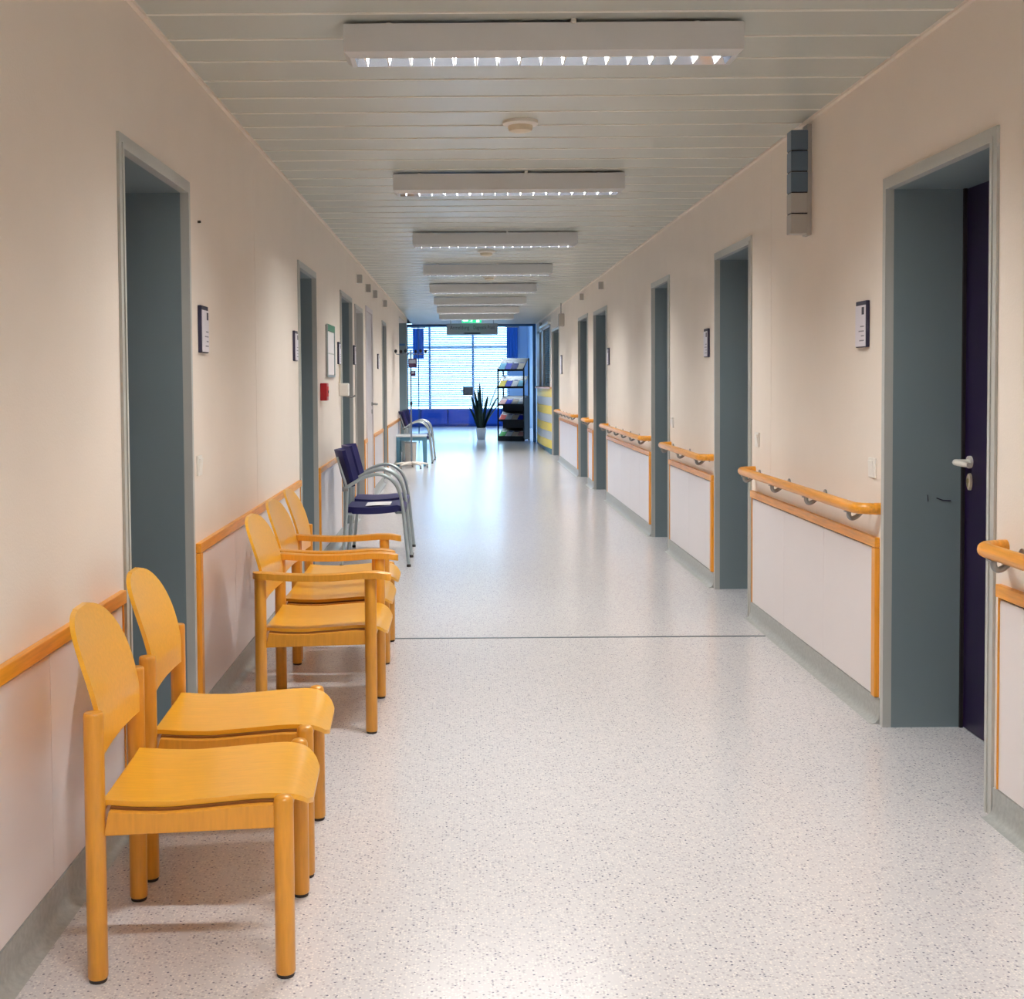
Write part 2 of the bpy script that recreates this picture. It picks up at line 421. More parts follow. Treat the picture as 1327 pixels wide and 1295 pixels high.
# niche at the end of the left wall
q = MB().box(-0.4, -0.41, NICHE[0], NICHE[1], 0, NICHE[2]); q.xform(S); q.build('niche_back', MT['lobbywall'], wall_l)
q = MB().box(0.004, -0.40, NICHE[1] - 0.06, NICHE[1] - 0.012, 0, NICHE[2] - 0.012); q.xform(S); q.build('niche_jamb', MT['frame'], wall_l)
q = MB().box(-0.02, -0.38, NICHE[1] - 0.075, NICHE[1] - 0.06, 2.02, 2.06); q.xform(S); q.build('niche_rail', MT['framesteelblue'], wall_l)

# wainscot, wooden trim, skirting
tn = 1
def run(s, y0, y1, zt=0.73, name=''):
    global tn
    S = side(s); W = wall_l if s > 0 else wall_r; sd = 'left' if s > 0 else 'right'
    n = max(1, round((y1 - y0) / 0.72)); wy = (y1 - y0 - 0.05) / n
    for i in range(n):
        q = MB().bbox(0.0, 0.007, y0 + 0.048 + i * wy + 0.0012, y0 + 0.048 + (i + 1) * wy - 0.0012, 0.098, zt - 0.048, 0.0008, 0, 1); q.xform(S); q.build('wainscot_panel', MT['wainscot'], W)
    tn += 1
    t = bpy.data.objects.new(f'trim_{tn}', None); col.objects.link(t); struct(t, f'honey wood trim framing the white panels {name}')
    q = MB().bbox(0, 0.02, y0, y1, zt - 0.04, zt, 0.003); q.xform(S); q.build('top_rail', MT['trimwood'], t)
    q = MB().bbox(0, 0.02, y0, y0 + 0.044, 0.098, zt - 0.0405, 0.003); q.xform(S); q.build('upright', MT['trimend'], t)
    q = MB().bbox(0, 0.012, y1 - 0.006, y1, 0.098, zt - 0.0405, 0.001); q.xform(S); q.build('end_strip', MT['trimend'], t)
    q = MB().box(0, 0.003, y0 + 0.044, y1 - 0.006, zt - 0.05, zt - 0.0398); q.xform(S); q.build('shadow_joint', MT['gap'], t)
    prof = [(0.0, 0.0), (0.045, 0.0), (0.024, 0.006), (0.013, 0.018), (0.009, 0.035), (0.009, 0.094), (0.0, 0.096)]
    q = MB().prism(prof, 'y', y0 - 0.03, y1 + 0.03); q.xform(S); struct(q.build(f'baseboard_{sd}', MT['skirt'], None, 40), f'grey coved skirting along the {sd} wall')
run(1, -1.0, 3.845, name='left of the front chairs'); run(1, 4.947, 8.11, name='behind the wooden armchairs'); run(1, 9.195, 10.955, name='behind the navy chairs')
run(1, 12.19, 12.46, name='in the narrow pier on the left'); run(1, 13.51, 13.89, name='before the flush white door'); run(1, 14.94, 16.76, name='after the flush white door'); run(1, 17.7, 21.46, name='behind the blue-grey table')
run(-1, -1.0, 3.85, name='at the right edge of the picture'); run(-1, 4.975, 7.14, name='right of the nearest right door'); run(-1, 8.255, 9.965, name='between the second and third right doors')
run(-1, 10.975, 14.24, name='between the third and fourth right doors'); run(-1, 15.745, 16.375, name='in the pier between the fourth and fifth right doors'); run(-1, 17.79, 21.16, name='between the fifth and sixth right doors')
# ceiling edge angles
for s, ye, sd in ((1, 24.6, 'left'), (-1, YW, 'right')):
    tn += 1; q = MB().box(0.0, 0.018, 3.0, ye, ZC - 0.012, ZC + 0.001); q.xform(side(s)); struct(q.build(f'trim_{tn}', MT['wall']), f'pale edge angle where ceiling meets {sd} wall')
# nail in the left wall
q = MB().tube([(0, 5.08, 1.995), (0.012, 5.08, 1.995)], 0.005, 8); q.xform(side(1)); tag(q.build('wall_hook', MT['black']), 'tiny dark nail in the left wall above the name plate', 'nail')

# ------------------------------------------------------------------ lobby beyond the corridor
LZ = 3.25
struct(MB().box(-2.8, XL, 24.6, 24.75, 0, LZ).build('wall_front_left', MT['lobbywall']), 'lobby side of the corridor end')
struct(MB().box(-2.9, -2.8, 24.6, YE, 0, LZ).build('wall_lobby_left', MT['lobbywall']), 'left wall of the lobby')
struct(MB().box(XR + DEPTH, 2.9, YW, YW + 0.12, 0, LZ).build('wall_front_right', MT['lobbywall']))
struct(MB().box(1.95, 2.05, YW, YE, 0, LZ).build('wall_lobby_right', MT['lobbywall']), 'right wall of the lobby')
struct(MB().box(-2.9, 3.0, YW, YE + 0.3, LZ, LZ + 0.1).build('ceiling_lobby', MT['lobbywall']), 'ceiling of the lobby')
struct(MB().box(-2.9, XL, 24.6, YW, ZC + 0.02, LZ + 0.1).build('ceiling_lobby_side', MT['lobbywall']))
struct(MB().box(-2.9, 3.0, YW - 0.06, YW, ZC + 0.02, LZ + 0.1).build('wall_lobby_upper', MT['lobbywall']), 'wall above the lobby opening')
# back wall of the lobby: parapet, window, blind
struct(MB().box(-2.9, 2.05, YE, YE + 0.2, 0, 0.42).box(-2.9, -2.2, YE, YE + 0.2, 0.42, LZ).build('wall_far', MT['lobbyblue']), 'blue parapet under the far window')
struct(MB().box(1.42, 1.95, YE, YE + 0.2, 0.42, LZ).build('wall_far_dim_blind', MT['lobbywall']), 'added pale blue wall piece standing in for the dimmer right part of the blind')  # added piece, its pale blue stands in for blind that gets less light
for i in range(6):
    x = -2.75 + i * 0.79
    q = MB().bbox(x, x + 0.76, YE - 0.09, YE, 0.06, 0.50, 0.01)
    for j in range(7): q.box(x + 0.06 + j * 0.1, x + 0.09 + j * 0.1, YE - 0.098, YE - 0.088, 0.1, 0.46)
    tag(q.build('radiator', MT['lobbyblue']), ['blue radiator under the far window at its left end', 'second blue radiator from the left under the far window', 'blue radiator under the far window behind the navy chairs',
        'blue radiator under the far window left of the plant', 'blue radiator under the far window behind the potted plant', 'blue radiator under the far window behind the magazine rack'][i], 'radiator', 'radiators under the far window')
win = bpy.data.objects.new('window_1', None); col.objects.link(win); win.location = (0, YE, 0); struct(win, 'wide daylight window with a white blind at the far end')
q = MB()
q.box(-2.2, 1.42, 0.02, 0.10, 0.42, 0.50).box(-2.2, 1.42, 0.02, 0.10, LZ - 0.12, LZ)
for x in (-2.2, -0.95, 0.32, 1.35): q.box(x, x + 0.07, 0.02, 0.10, 0.5, LZ - 0.12)
q.box(-2.2, 1.42, 0.03, 0.09, 2.28, 2.34)
q.build('window_frame', MT['framesteelblue'], win)
for a, b in ((-2.13, -0.95), (-0.88, 0.32), (0.39, 1.35)):
    MB().box(a, b, 0.055, 0.062, 0.5, LZ - 0.12).build('pane', MT['glass'], win)
for bi, (a, b) in enumerate(((-2.15, -0.93), (-0.91, 0.34), (0.36, 1.41))):
    q = MB(); z = 0.62
    while z < LZ - 0.16:
        t = 0.85; dy, dz = 0.032 * math.cos(t), 0.032 * math.sin(t)
        q.add([(a, -0.04 - dy, z - dz), (b, -0.04 - dy, z - dz), (b, -0.04 + dy, z + dz), (a, -0.04 + dy, z + dz),
               (a, -0.04 - dy, z - dz + 0.0012), (b, -0.04 - dy, z - dz + 0.0012), (b, -0.04 + dy, z + dz + 0.0012), (a, -0.04 + dy, z + dz + 0.0012)],
              [(0, 1, 2, 3), (4, 5, 6, 7), (0, 1, 5, 4), (2, 3, 7, 6)]); z += 0.062
    q.box(a, b, -0.08, -0.0, LZ - 0.16, LZ - 0.11)
    o = q.build('blind_slats', MT['slat'], win); o['kind'] = 'stuff'
MB().box(-2.9, 2.05, -0.06, 0.03, 0.50, 0.53).build('window_sill', MT['greypanel'], win)
for x, lab in ((-1.24, 'blue hanging curtain on the left of the far window'), (1.50, 'blue hanging curtain on the right of the far window')):
    t = thing('curtain', lab, 'curtain', (x, YE - 0.14, 2.0), 0, 'curtains at the far window')
    MB().plate(lambda u, v: (-0.16 + 0.32 * u, 0.018 * math.sin(u * 8 * PI), 0.0 + 0.88 * v), 32, 2, (0, 0.004, 0)).build('cloth', MT['curtain'], t, 60)
    MB().tube([(-0.2, 0.0, 0.9), (0.2, 0, 0.9)], 0.015, 8).build('rod', MT['steel'], t, 50)
    for q0 in (-0.19, 0.17): MB().box(q0, q0 + 0.02, 0.0, 0.14, 0.892, 0.908).build('bracket', MT['steel'], t)
# glazed partition at the end of the corridor
gp = bpy.data.objects.new('window_2', None); col.objects.link(gp); gp.location = (0, YW + 0.1, 0); struct(gp, 'blue-framed glazed partition between corridor and lobby')
q = MB().box(-1.21, -1.15, -0.03, 0.03, 0, 2.58).box(1.56, 1.63, -0.03, 0.03, 0, 2.58).box(-1.15, 1.56, -0.03, 0.03, 2.52, 2.58)
q.box(-0.93, -0.91, -0.02, 0.02, 0, 2.52).build('partition_frame', MT['framesteelblue'], gp)
MB().box(-1.15, -0.93, -0.004, 0.004, 0.02, 2.52).build('pane', MT['glass'], gp)
MB().box(-0.91, 0.165, 0.032, 0.040, 0.02, 2.51).build('glass_door', MT['glass'], gp)
MB().bbox(0.04, 0.26, 0.015, 0.055, 1.03, 1.21, 0.006).tube([(0.0, 0.0, 1.12), (0.07, 0.0, 1.12)], 0.012, 8).build('lock_plate', MT['sign'], gp)
# outside ground
struct(MB().box(-60, 60, YE + 0.3, 120, -0.6, -0.5).build('ground', MT['outside']), 'pale ground outside the far window')
# daylight portal in the far window opening
ld = bpy.data.lights.new('window_portal', 'AREA'); ld.shape = 'RECTANGLE'; ld.size = 4.1; ld.size_y = 2.7; ld.cycles.is_portal = True
lo = bpy.data.objects.new('window_portal', ld); col.objects.link(lo); lo.location = (-0.12, YE + 0.12, 1.85); lo.rotation_euler = (-PI / 2, 0, 0)

# reception window and counter at the right
rw = bpy.data.objects.new('window_3', None); col.objects.link(rw); rw.location = (XR, 0, 0); struct(rw, 'reception window with teal blind above the striped counter')
q = MB().box(-0.01, 0.05, 23.3, 23.4, 1.22, 2.37).box(-0.01, 0.05, 25.30, 25.75, 1.22, 2.37).box(-0.01, 0.05, 26.5, 27.3, 1.22, 2.37).box(-0.01, 0.05, 23.3, 27.3, 2.33, 2.37)
q.build('window_frame', MT['framelite'], rw)
MB().box(0.06, 0.07, 23.4, 25.3, 1.22, 2.33).build('pane', MT['glass'], rw)
MB().box(0.10, 0.12, 25.75, 26.5, 1.22, 2.33).build('dark_panel', MT['frame'], rw)
MB().box(0.30, 0.32, 23.3, 27.3, 1.22, 2.37).build('inner_screen', MT['black'], rw)
q = MB(); z = 1.26
while z < 2.33:
    q.box(0.02, 0.045, 23.42, 25.28, z, z + 0.004); q.box(0.02, 0.023, 23.42, 25.28, z - 0.012, z + 0.004); z += 0.036
o = q.build('blind_slats', MT['slatteal'], rw); o['kind'] = 'stuff'
q = MB().box(-0.06, 0.0, 23.2, 25.7, 2.37, 2.42); q.build('blind_box', MT['white'], rw)
ct = thing('reception_counter', 'reception counter with curved yellow and grey stripes by the right wall', 'counter', (XR, 25.2, 0))
bands = [0.10 + i * 0.156 for i in range(8)]
for i in range(7):
    z0, z1 = bands[i], bands[i + 1] - 0.004
    poly = [(0.0, 2.1), (0.0, -2.1)] + [(-0.09 * math.sin(PI * (j / 12)) - 0.006 * (i % 2 == 0), -2.1 + 4.2 * j / 12) for j in range(13)]
    MB().prism(poly, 'z', z0, z1).build('stripe_panel', MT['yellow'] if i % 2 == 0 else MT['greypanel'], ct)
MB().prism([(0.0, 2.12), (0.0, -2.12)] + [(-0.12 * math.sin(PI * (j / 12)) - 0.03, -2.12 + 4.24 * j / 12) for j in range(13)], 'z', 1.19, 1.22).build('counter_top', MT['deskwood'], ct)
MB().box(-0.02, 0.0, -2.1, 2.1, 0, 0.1).build('plinth', MT['table'], ct)

# ------------------------------------------------------------------ luminaires
def ring(hx, hy, z): return [(-hx, -hy, z), (hx, -hy, z), (hx, hy, z), (-hx, hy, z)]
def make_lamp(label):
    t = thing('ceiling_lamp', label, 'lamp', (0.285, 4.385, ZC - 0.004), 0, 'louvred lamps across the corridor ceiling')
    rs = [ring(0.60, 0.06, -0.008), ring(0.67, 0.08, -0.008), ring(0.67, 0.08, -0.100), ring(0.650, 0.064, -0.118), ring(0.634, 0.056, -0.118), ring(0.630, 0.046, -0.090), ring(0.626, 0.040, -0.055)]
    vs = [p for r in rs for p in r]; fs = []
    for i in range(6):
        for j in range(4): fs.append((i * 4 + j, i * 4 + (j + 1) % 4, (i + 1) * 4 + (j + 1) % 4, (i + 1) * 4 + j))
    fs += [(0, 1, 2, 3), (24, 25, 26, 27)]
    hm = MB().add(vs, fs); hm.m[16:24] = [1] * 8; hm.m[-1] = 1
    hm.build('housing', [MT['lamp'], MT['reflector']], t)
    for x, yy in ((-0.52, -0.05), (0.10, -0.088), (0.52, -0.05)):
        MB().bbox(x - 0.009, x + 0.009, yy, 0.05, -0.012, 0.004, 0.002).build('mounting_clip', MT['white'], t)
    MB().tube([(-0.60, 0, -0.068), (0.60, 0, -0.068)], 0.010, 10).build('tube', MT['tube'], t, 50)
    bl = None
    for i in range(17):
        x = -0.60 + i * 0.075
        if bl is None:
            bl = MB().prism([(-0.0075, -0.090), (0.0075, -0.090), (0.003, -0.1175), (-0.003, -0.1175)], 'y', -0.0535, 0.0535).build('louvre_blade', MT['blade'], t); bl.location = (x, 0, 0)
        else: share(bl, 'louvre_blade', t, (x, 0, 0))
    d = bpy.data.lights.new('lamp_light', 'AREA'); d.shape = 'RECTANGLE'; d.size = 1.22; d.size_y = 0.072; d.energy = LAMP_POWER; d.color = LAMP_COLOR
    l = bpy.data.objects.new('lamp_light', d); col.objects.link(l); l.parent = t; l.location = (0, 0, -0.080)
    return t
lamp = make_lamp('white louvred ceiling lamp nearest the viewer, the largest in the picture')
lamp_spots = [(7.49, 'second louvred ceiling lamp from the viewer'), (10.45, 'third louvred ceiling lamp from the viewer'), (13.28, 'fourth louvred ceiling lamp from the viewer'), (15.98, 'fifth louvred ceiling lamp from the viewer'),
              (18.5, 'sixth louvred ceiling lamp from the viewer'), (20.85, 'seventh louvred ceiling lamp, the second before the hanging sign'), (22.98, 'last louvred ceiling lamp, just before the hanging sign'),
              (1.3, 'louvred ceiling lamp overhead, before the nearest visible one'), (-1.7, 'louvred ceiling lamp behind the viewer')]
for y, lb in lamp_spots: dup(lamp, lb, (0.285, y, ZC - 0.004))
for y, lb in ((29.6, 'louvred ceiling lamp in the lobby just beyond the corridor'), (33.6, 'louvred ceiling lamp in the lobby nearer the far window')):
    q = dup(lamp, lb, (0.5, y, LZ - 0.004))
    for ch in q.children:
        if ch.type == 'LIGHT': ch.data = ch.data.copy(); ch.data.energy = 135; ch.data.color = (0.72, 0.87, 1.0)

# smoke detectors
def smoke(x, y, lb, first=[]):
    if not first:
        t = thing('smoke_detector', lb, 'smoke detector', (x, y, ZC), 0, 'smoke detectors on the ceiling')
        MB().lathe([(0.082, 0.0), (0.083, -0.014), (0.074, -0.022), (0.05, -0.023)], 28).build('base', MT['white'], t, 40)
        MB().lathe([(0.058, -0.022), (0.058, -0.030), (0.052, -0.046), (0.03, -0.052), (0.0005, -0.053)], 28).build('sensor_head', MT['cream'], t, 40)
        first.append(t); return t
    return dup(first[0], lb, (x, y, ZC))
smoke(0.285, 5.99, 'round smoke detector on the ceiling between the first two lamps'); smoke(0.245, 11.93, 'round smoke detector on the ceiling between the third and fourth lamps'); smoke(0.336, 14.8, 'round smoke detector on the ceiling after the fourth lamp')

# ------------------------------------------------------------------ wall fittings
t = thing('call_light', 'column of five square call lights projecting high on the right wall', 'signal light', (XR, 6.0, 2.03))
MB().bbox(-0.022, 0.0, -0.03, 0.05, -0.005, 0.51, 0.003).build('bracket', MT['lensgrey'], t)
for i in range(5):
    MB().bbox(-0.098, -0.018, -0.035, 0.045, i * 0.097 + 0.002, i * 0.097 + 0.0935, 0.004).build('lens', MT['lensgrey'] if i < 2 else MT['lensblue'], t)['label'] = ('pale grey lens' if i < 2 else 'blue-grey lens')
    if i: MB().box(-0.095, -0.02, -0.03, 0.04, i * 0.097 - 0.004, i * 0.097 + 0.003).build('joint', MT['black'], t)

def smallbox(s, y, z, lb, h=0.085):
    t = thing('indicator_box', lb, 'signal light', ((XL if s > 0 else XR), y, z), 0, 'small square indicator boxes under the ceiling')
    q = MB().bbox(0, 0.012, -0.035, 0.035, -h / 2 - 0.005, h / 2 + 0.005, 0.002); q.xform(lambda a, b, c: (s * a, b, c)); q.build('base_plate', MT['white'], t)
    q = MB().bbox(0.010, 0.062, -0.03, 0.03, -h / 2, h / 2, 0.006); q.xform(lambda a, b, c: (s * a, b, c)); q.build('lens', MT['lensgrey'], t)
for y, z, lb in ((12.75, 2.375, 'grey indicator box over the pale grey left door, nearest of four'), (13.95, 2.37, 'grey indicator box over the near edge of the flush white door'),
                 (15.05, 2.38, 'grey indicator box just past the flush white door'), (17.0, 2.385, 'grey indicator box farthest along the left wall')): smallbox(1, y, z, lb)
for y, z, lb in ((14.6, 2.43, 'grey indicator box nearest on the right wall, above the fourth right door'), (16.9, 2.45, 'grey indicator box on the right wall above the fifth right door'), (25.6, 2.46, 'tiny grey box above the reception blind')): smallbox(-1, y, z, lb)
t = thing('emergency_speaker', 'grey hanging fitting on the right wall just below the ceiling, far down', 'fitting', (XR - 0.05, 20.2, 2.2))
MB().tube([(0.0, 0, 0.1), (0.0, 0, ZC - 2.2)], 0.008, 8).build('rod', MT['steel'], t, 50)
MB().bbox(-0.045, 0.05, -0.05, 0.05, 0.0, 0.2, 0.012).build('body', MT['lensgrey'], t)

def plate(s, y, z, lb, w=0.125, h=0.18):
    t = thing('name_plate', lb, 'sign', ((XL if s > 0 else XR), y, z), 0, 'name plates beside the doors')
    f = lambda a, b, c: (s * a, -s * b, c)          # b runs left to right as one reads it
    q = MB().bbox(0, 0.016, -w / 2 - 0.004, w / 2 + 0.004, -h / 2 - 0.004, h / 2 + 0.004, 0.003); q.xform(f); q.build('backing', MT['signside'], t)
    q = MB().bbox(0.014, 0.019, -w / 2, w / 2, -h / 2, h / 2 - 0.014, 0.001); q.xform(f); q.build('face_plate', MT['signface'], t)
    q = MB().box(0.0188, 0.0196, -w / 2 + 0.012, -w / 2 + 0.042, h / 2 - 0.052, h / 2 - 0.022); q.xform(f); q.build('symbol', MT['ink'], t)
    q = MB()
    for i, ln in enumerate((0.5, 0.72, 0.4, 0.62)): q.box(0.0188, 0.0194, -w / 2 + 0.012, -w / 2 + 0.012 + (w - 0.03) * ln, -0.012 - i * 0.019, -0.007 - i * 0.019)
    q.xform(f); q.build('text_lines', MT['inkgrey'], t)
plate(1, 5.115, 1.57, 'white name plate beside the nearest left door'); plate(1, 7.955, 1.58, 'white name plate before the second left door')
plate(1, 10.80, 1.595, 'white name plate between notice board and third left door'); plate(1, 12.36, 1.61, 'white name plate on the narrow pier of the left wall'); plate(1, 15.9, 1.6, 'white name plate past the flush white door')
plate(-1, 5.18, 1.575, 'white name plate beside the nearest right door'); plate(-1, 8.46, 1.595, 'white name plate beside the second right door'); plate(-1, 14.10, 1.61, 'white name plate before the fourth right door')
plate(-1, 20.7, 1.6, 'white name plate before the sixth right door', 0.2, 0.3)

def switch(s, y, z, lb):
    t = thing('light_switch', lb, 'switch', ((XL if s > 0 else XR), y, z), 0, 'white wall switches')
    f = lambda a, b, c: (s * a, b, c)
    q = MB().bbox(0, 0.009, -0.04, 0.04, -0.04, 0.04, 0.003); q.xform(f); q.build('plate', MT['white'], t)
    q = MB().add([(0.008, -0.028, -0.028), (0.008, 0.028, -0.028), (0.008, 0.028, 0.028), (0.008, -0.028, 0.028), (0.010, -0.028, -0.028), (0.010, 0.028, -0.028), (0.015, 0.028, 0.028), (0.015, -0.028, 0.028)],
                 [(0, 1, 2, 3), (4, 5, 6, 7), (0, 1, 5, 4), (1, 2, 6, 5), (2, 3, 7, 6), (3, 0, 4, 7)]); q.xform(f); q.build('rocker', MT['white'], t)
switch(1, 5.02, 1.03, 'white rocker switch on the left wall below the nearest name plate'); switch(-1, 5.06, 1.0, 'white rocker switch above the longest near handrail beside the nearest right door')
switch(-1, 7.03, 1.02, 'white rocker switch above the far end of the near handrail'); switch(-1, 9.86, 1.02, 'white rocker switch before the third right door')

# notice board, alarm, dispenser
t = thing('notice_board', 'silver-framed notice board with green header on the left wall', 'notice board', (XL, 10.08, 1.595))
MB().bbox(0, 0.012, -0.28, 0.28, -0.20, 0.20, 0.002).build('back_plate', MT['frameface'], t)
q = MB().box(0.01, 0.02, -0.285, -0.265, -0.205, 0.205).box(0.01, 0.02, 0.265, 0.285, -0.205, 0.205).box(0.01, 0.02, -0.265, 0.265, -0.205, -0.19); q.build('board_frame', MT['chrome'], t)
MB().box(0.011, 0.0205, -0.266, 0.266, 0.155, 0.205).build('header', MT['green'], t)
for a, b in ((-0.185, -0.025), (-0.015, 0.148)):
    MB().box(0.0115, 0.0135, -0.25, 0.25, a, b).build('sheet', MT['paper'], t)
t = thing('fire_alarm', 'red fire alarm box on the left wall below the notice board', 'fire alarm', (XL, 9.46, 1.28))
MB().bbox(0, 0.05, -0.065, 0.065, -0.065, 0.065, 0.006).build('body', MT['red'], t)
MB().bbox(0.048, 0.053, -0.045, 0.045, -0.035, 0.04, 0.002).build('front_glass', MT['mred'], t); MB().lathe([(0.011, 0), (0.011, 0.004), (0.002, 0.005)], 12).xform(lambda x, y, z: (0.053 + z, y, x)).build('button', MT['black'], t)
t = thing('soap_dispenser', 'white lever dispenser on the left wall before the third left door', 'dispenser', (XL, 10.86, 1.28))
MB().bbox(0, 0.085, -0.045, 0.045, -0.05, 0.06, 0.01).build('body', MT['white'], t)
MB().tube([(0.006, -0.02, 0.05), (0.012, -0.03, 0.17), (0.008, -0.045, 0.24)], 0.006, 8).build('cable', MT['cream'], t, 60)
MB().tube([(0.06, 0, -0.05), (0.11, 0, -0.06), (0.14, 0, -0.045)], 0.008, 8).build('lever', MT['steel'], t, 60)

# ------------------------------------------------------------------ handrails on the right wall
def rail(y0, y1, lb, nb, z=0.845):
    t = thing('handrail', lb, 'handrail', (XR, (y0 + y1) / 2, z), 0, 'wooden handrails on the right wall')
    h = (y1 - y0) / 2; N = 0.088; R = 0.07
    pts = [(-0.022, -h, 0)]
    for i in range(7):
        a = PI / 2 * i / 6; pts.append((-(N - R) - R * math.sin(a), -h + R - R * math.cos(a), 0))
    for i in range(7):
        a = PI / 2 * i / 6; pts.append((-(N - R) - R * math.cos(a), h - R + R * math.sin(a), 0))
    pts.append((-0.022, h, 0))
    MB().tube(pts, 0.0225, 16).build('rail', MT['trimwood'], t, 50)
    for k in range(nb):
        y = -h + 0.12 + (2 * h - 0.24) * (k / (nb - 1) if nb > 1 else 0.5)
        if nb == 1: y = 0.0
        q = MB().tube([(0.0, y, -0.012), (-0.006, y, -0.012)], 0.024, 14).tube(arc([(-0.004, y, -0.012), (-0.030, y, -0.020), (-0.058, y, -0.044), (-0.078, y, -0.050), (-0.088, y, -0.038), (-0.088, y, -0.018)], 4), 0.0095, 10)
        q.box(-0.103, -0.073, y - 0.02, y + 0.02, -0.025, -0.0205); q.build('bracket', MT['steel'], t, 50)
    for sgn in (-1, 1):
        MB().tube([(0, sgn * h, 0), (-0.024, sgn * h, 0)], 0.0235, 16).build('end_cap', MT['trimwood'], t, 50)
rail(-1.0, 3.82, 'honey wood handrail cut off at the right edge of the picture', 9)
rail(4.97, 7.10, 'honey wood handrail nearest in full view, after the nearest right door', 4)
rail(8.28, 9.95, 'honey wood handrail between the second and third right doors', 3); rail(11.0, 14.2, 'honey wood handrail between the third and fourth right doors', 6)
rail(15.78, 16.36, 'very short honey wood handrail between the fourth and fifth right doors', 2); rail(17.82, 21.1, 'honey wood handrail farthest down the right wall', 6)

# ------------------------------------------------------------------ wooden chairs
def wooden_chair(label, arms, loc, rz):
    HW = 0.272 if arms else 0.228
    t = thing('wooden_chair', label, 'chair', loc, rz, 'beech chairs along the left wall')
    R = 0.0228; XF, XB = 0.212, -0.212
    def leg(x, y, top, dome):
        prof = [(R * 0.9, 0.008), (R, 0.012), (R, top - 0.008)] + ([(R * 0.93, top - 0.002), (R * 0.75, top + 0.003), (R * 0.4, top + 0.006), (0.0005, top + 0.007)] if dome else [(R * 0.96, top - 0.002), (R * 0.86, top), (0.0005, top)])
        o = MB().lathe(prof, 20).build('leg', MT['chairwood'], t, 40); o.location = (x, y, 0)
        MB().lathe([(R * 0.85, 0.0), (R * 0.9, 0.003), (R * 0.85, 0.010)], 16).build('glide', MT['rubber'], o, 40)
    for sy in (-1, 1):
        leg(XF, sy * HW, 0.603 if arms else 0.413, not arms)
        leg(XB, sy * HW, 0.603 if arms else 0.617, False)
    # bent ply seat with a waterfall front
    w = HW - R + 0.002; xb, xf, rc = -0.200, 0.272, 0.085
    def zprof(x):
        pts = [(-0.20, 0.410), (-0.13, 0.404), (-0.05, 0.402), (0.05, 0.409), (0.14, 0.416), (0.19, 0.417), (0.232, 0.411), (0.258, 0.396), (0.272, 0.374)]
        for (a, za), (b, zb) in zip(pts, pts[1:]):
            if x <= b + 1e-6:
                k = (x - a) / (b - a); k2 = k
                return za + (zb - za) * k2
        return pts[-1][1]
    def smoothz(x): return (zprof(x - 0.02 if x - 0.02 > xb else xb) + 2 * zprof(x) + zprof(min(xf, x + 0.012))) / 4
    def seat(u, v):
        x = xb + (xf - xb) * u; hw = w
        if x > xf - rc: hw = w - rc + math.sqrt(max(0, rc * rc - (x - (xf - rc)) ** 2))
        y = (v * 2 - 1) * hw
        return (x, y, smoothz(x) - 0.005 * (1 - (y / w) ** 2))
    MB().plate(seat, 48, 14, (0, 0, -0.012)).build('seat', MT['chairply'], t, 40)
    # rounded back panel between the posts
    zb, zm, zt = 0.505, 0.640, 0.818; wb = HW - R + 0.003
    def back(u, v):
        if v < 0.4: z = zb + (zm - zb) * v / 0.4
        else: z = zm + (zt - zm) * math.sin((v - 0.4) / 0.6 * PI / 2)
        W = wb if z <= zm else wb * max(0.02, (1 - ((z - zm) / (zt - zm)) ** 2.7)) ** (1 / 2.7)
        y = (u * 2 - 1) * W
        k = (z - zb) / (zt - zb)
        x = -0.198 - 0.112 * max(0, k - 0.2) ** 1.5 - 0.010 * (1 - (y / wb) ** 2)
        return (x, y, z)
    MB().plate(back, 20, 36, (-0.012, 0, 0.002)).build('backrest', MT['chairply'], t, 40)
    for sy in (-1, 1):
        pr = [(XB + R - 0.004, 0.335), (XF - R + 0.004, 0.345)] + [(x, smoothz(x) - 0.018) for x in [XF - R + 0.004 - i * 0.0374 for i in range(11)]]
        MB().prism(pr, 'y', sy * (HW - 0.004) - 0.011, sy * (HW - 0.004) + 0.011).build('side_rail', MT['chairwood'], t, None, 0.002)
        pr = [(p[0], 0.35) for p in pr[:2]] + [(x, smoothz(x) - 0.0125) for x, z in pr[2:]]
        ys = sorted((sy * (HW - 0.012), sy * (HW - 0.030)))
        MB().prism(pr, 'y', ys[0], ys[1]).build('seat_gap_shade', MT['shadewood'], t)['label'] = 'added batten coloured dark for the shade under the seat edge'  # added strip, closes the gap below the seat with painted shade
    for x, nm in ((XF - 0.004, 'front_rail'), (XB + 0.004, 'back_rail')):
        MB().bbox(x - 0.011, x + 0.011, -HW + R - 0.004, HW - R + 0.004, 0.335, 0.384, 0.003).build(nm, MT['chairwood'], t)
    if arms:
        def arm(sy):
            x0, x1 = -0.240, 0.292
            def f(u, v):
                x = x0 + (x1 - x0) * u
                e0 = min(1, (x - x0) / 0.03); e1 = min(1, (x1 - x) / 0.035)
                ww = 0.029 * math.sqrt(max(0.0, 1 - (1 - e0) ** 2)) * math.sqrt(max(0.0, 1 - (1 - e1) ** 2))
                ww *= 1 - 0.14 * math.sin(PI * min(1, max(0, (x + 0.17) / 0.34)))
                y = (v * 2 - 1) * max(ww, 0.002)
                z = 0.630 - 0.010 * math.sin(PI * min(1, max(0, (x + 0.2) / 0.38))) - 2.5 * max(0, x - 0.225) ** 2
                return (x, sy * HW + y, z - 0.004 * (v * 2 - 1) ** 2)
            return MB().plate(f, 40, 8, (0, 0, -0.024)).build('armrest', MT['chairwood'], t, 40)
        arm(-1); arm(1)
    return t
wooden_chair('armless golden wood chair nearest the viewer, lowest in the picture', False, (-0.634, 3.083, 0), math.radians(2.8))
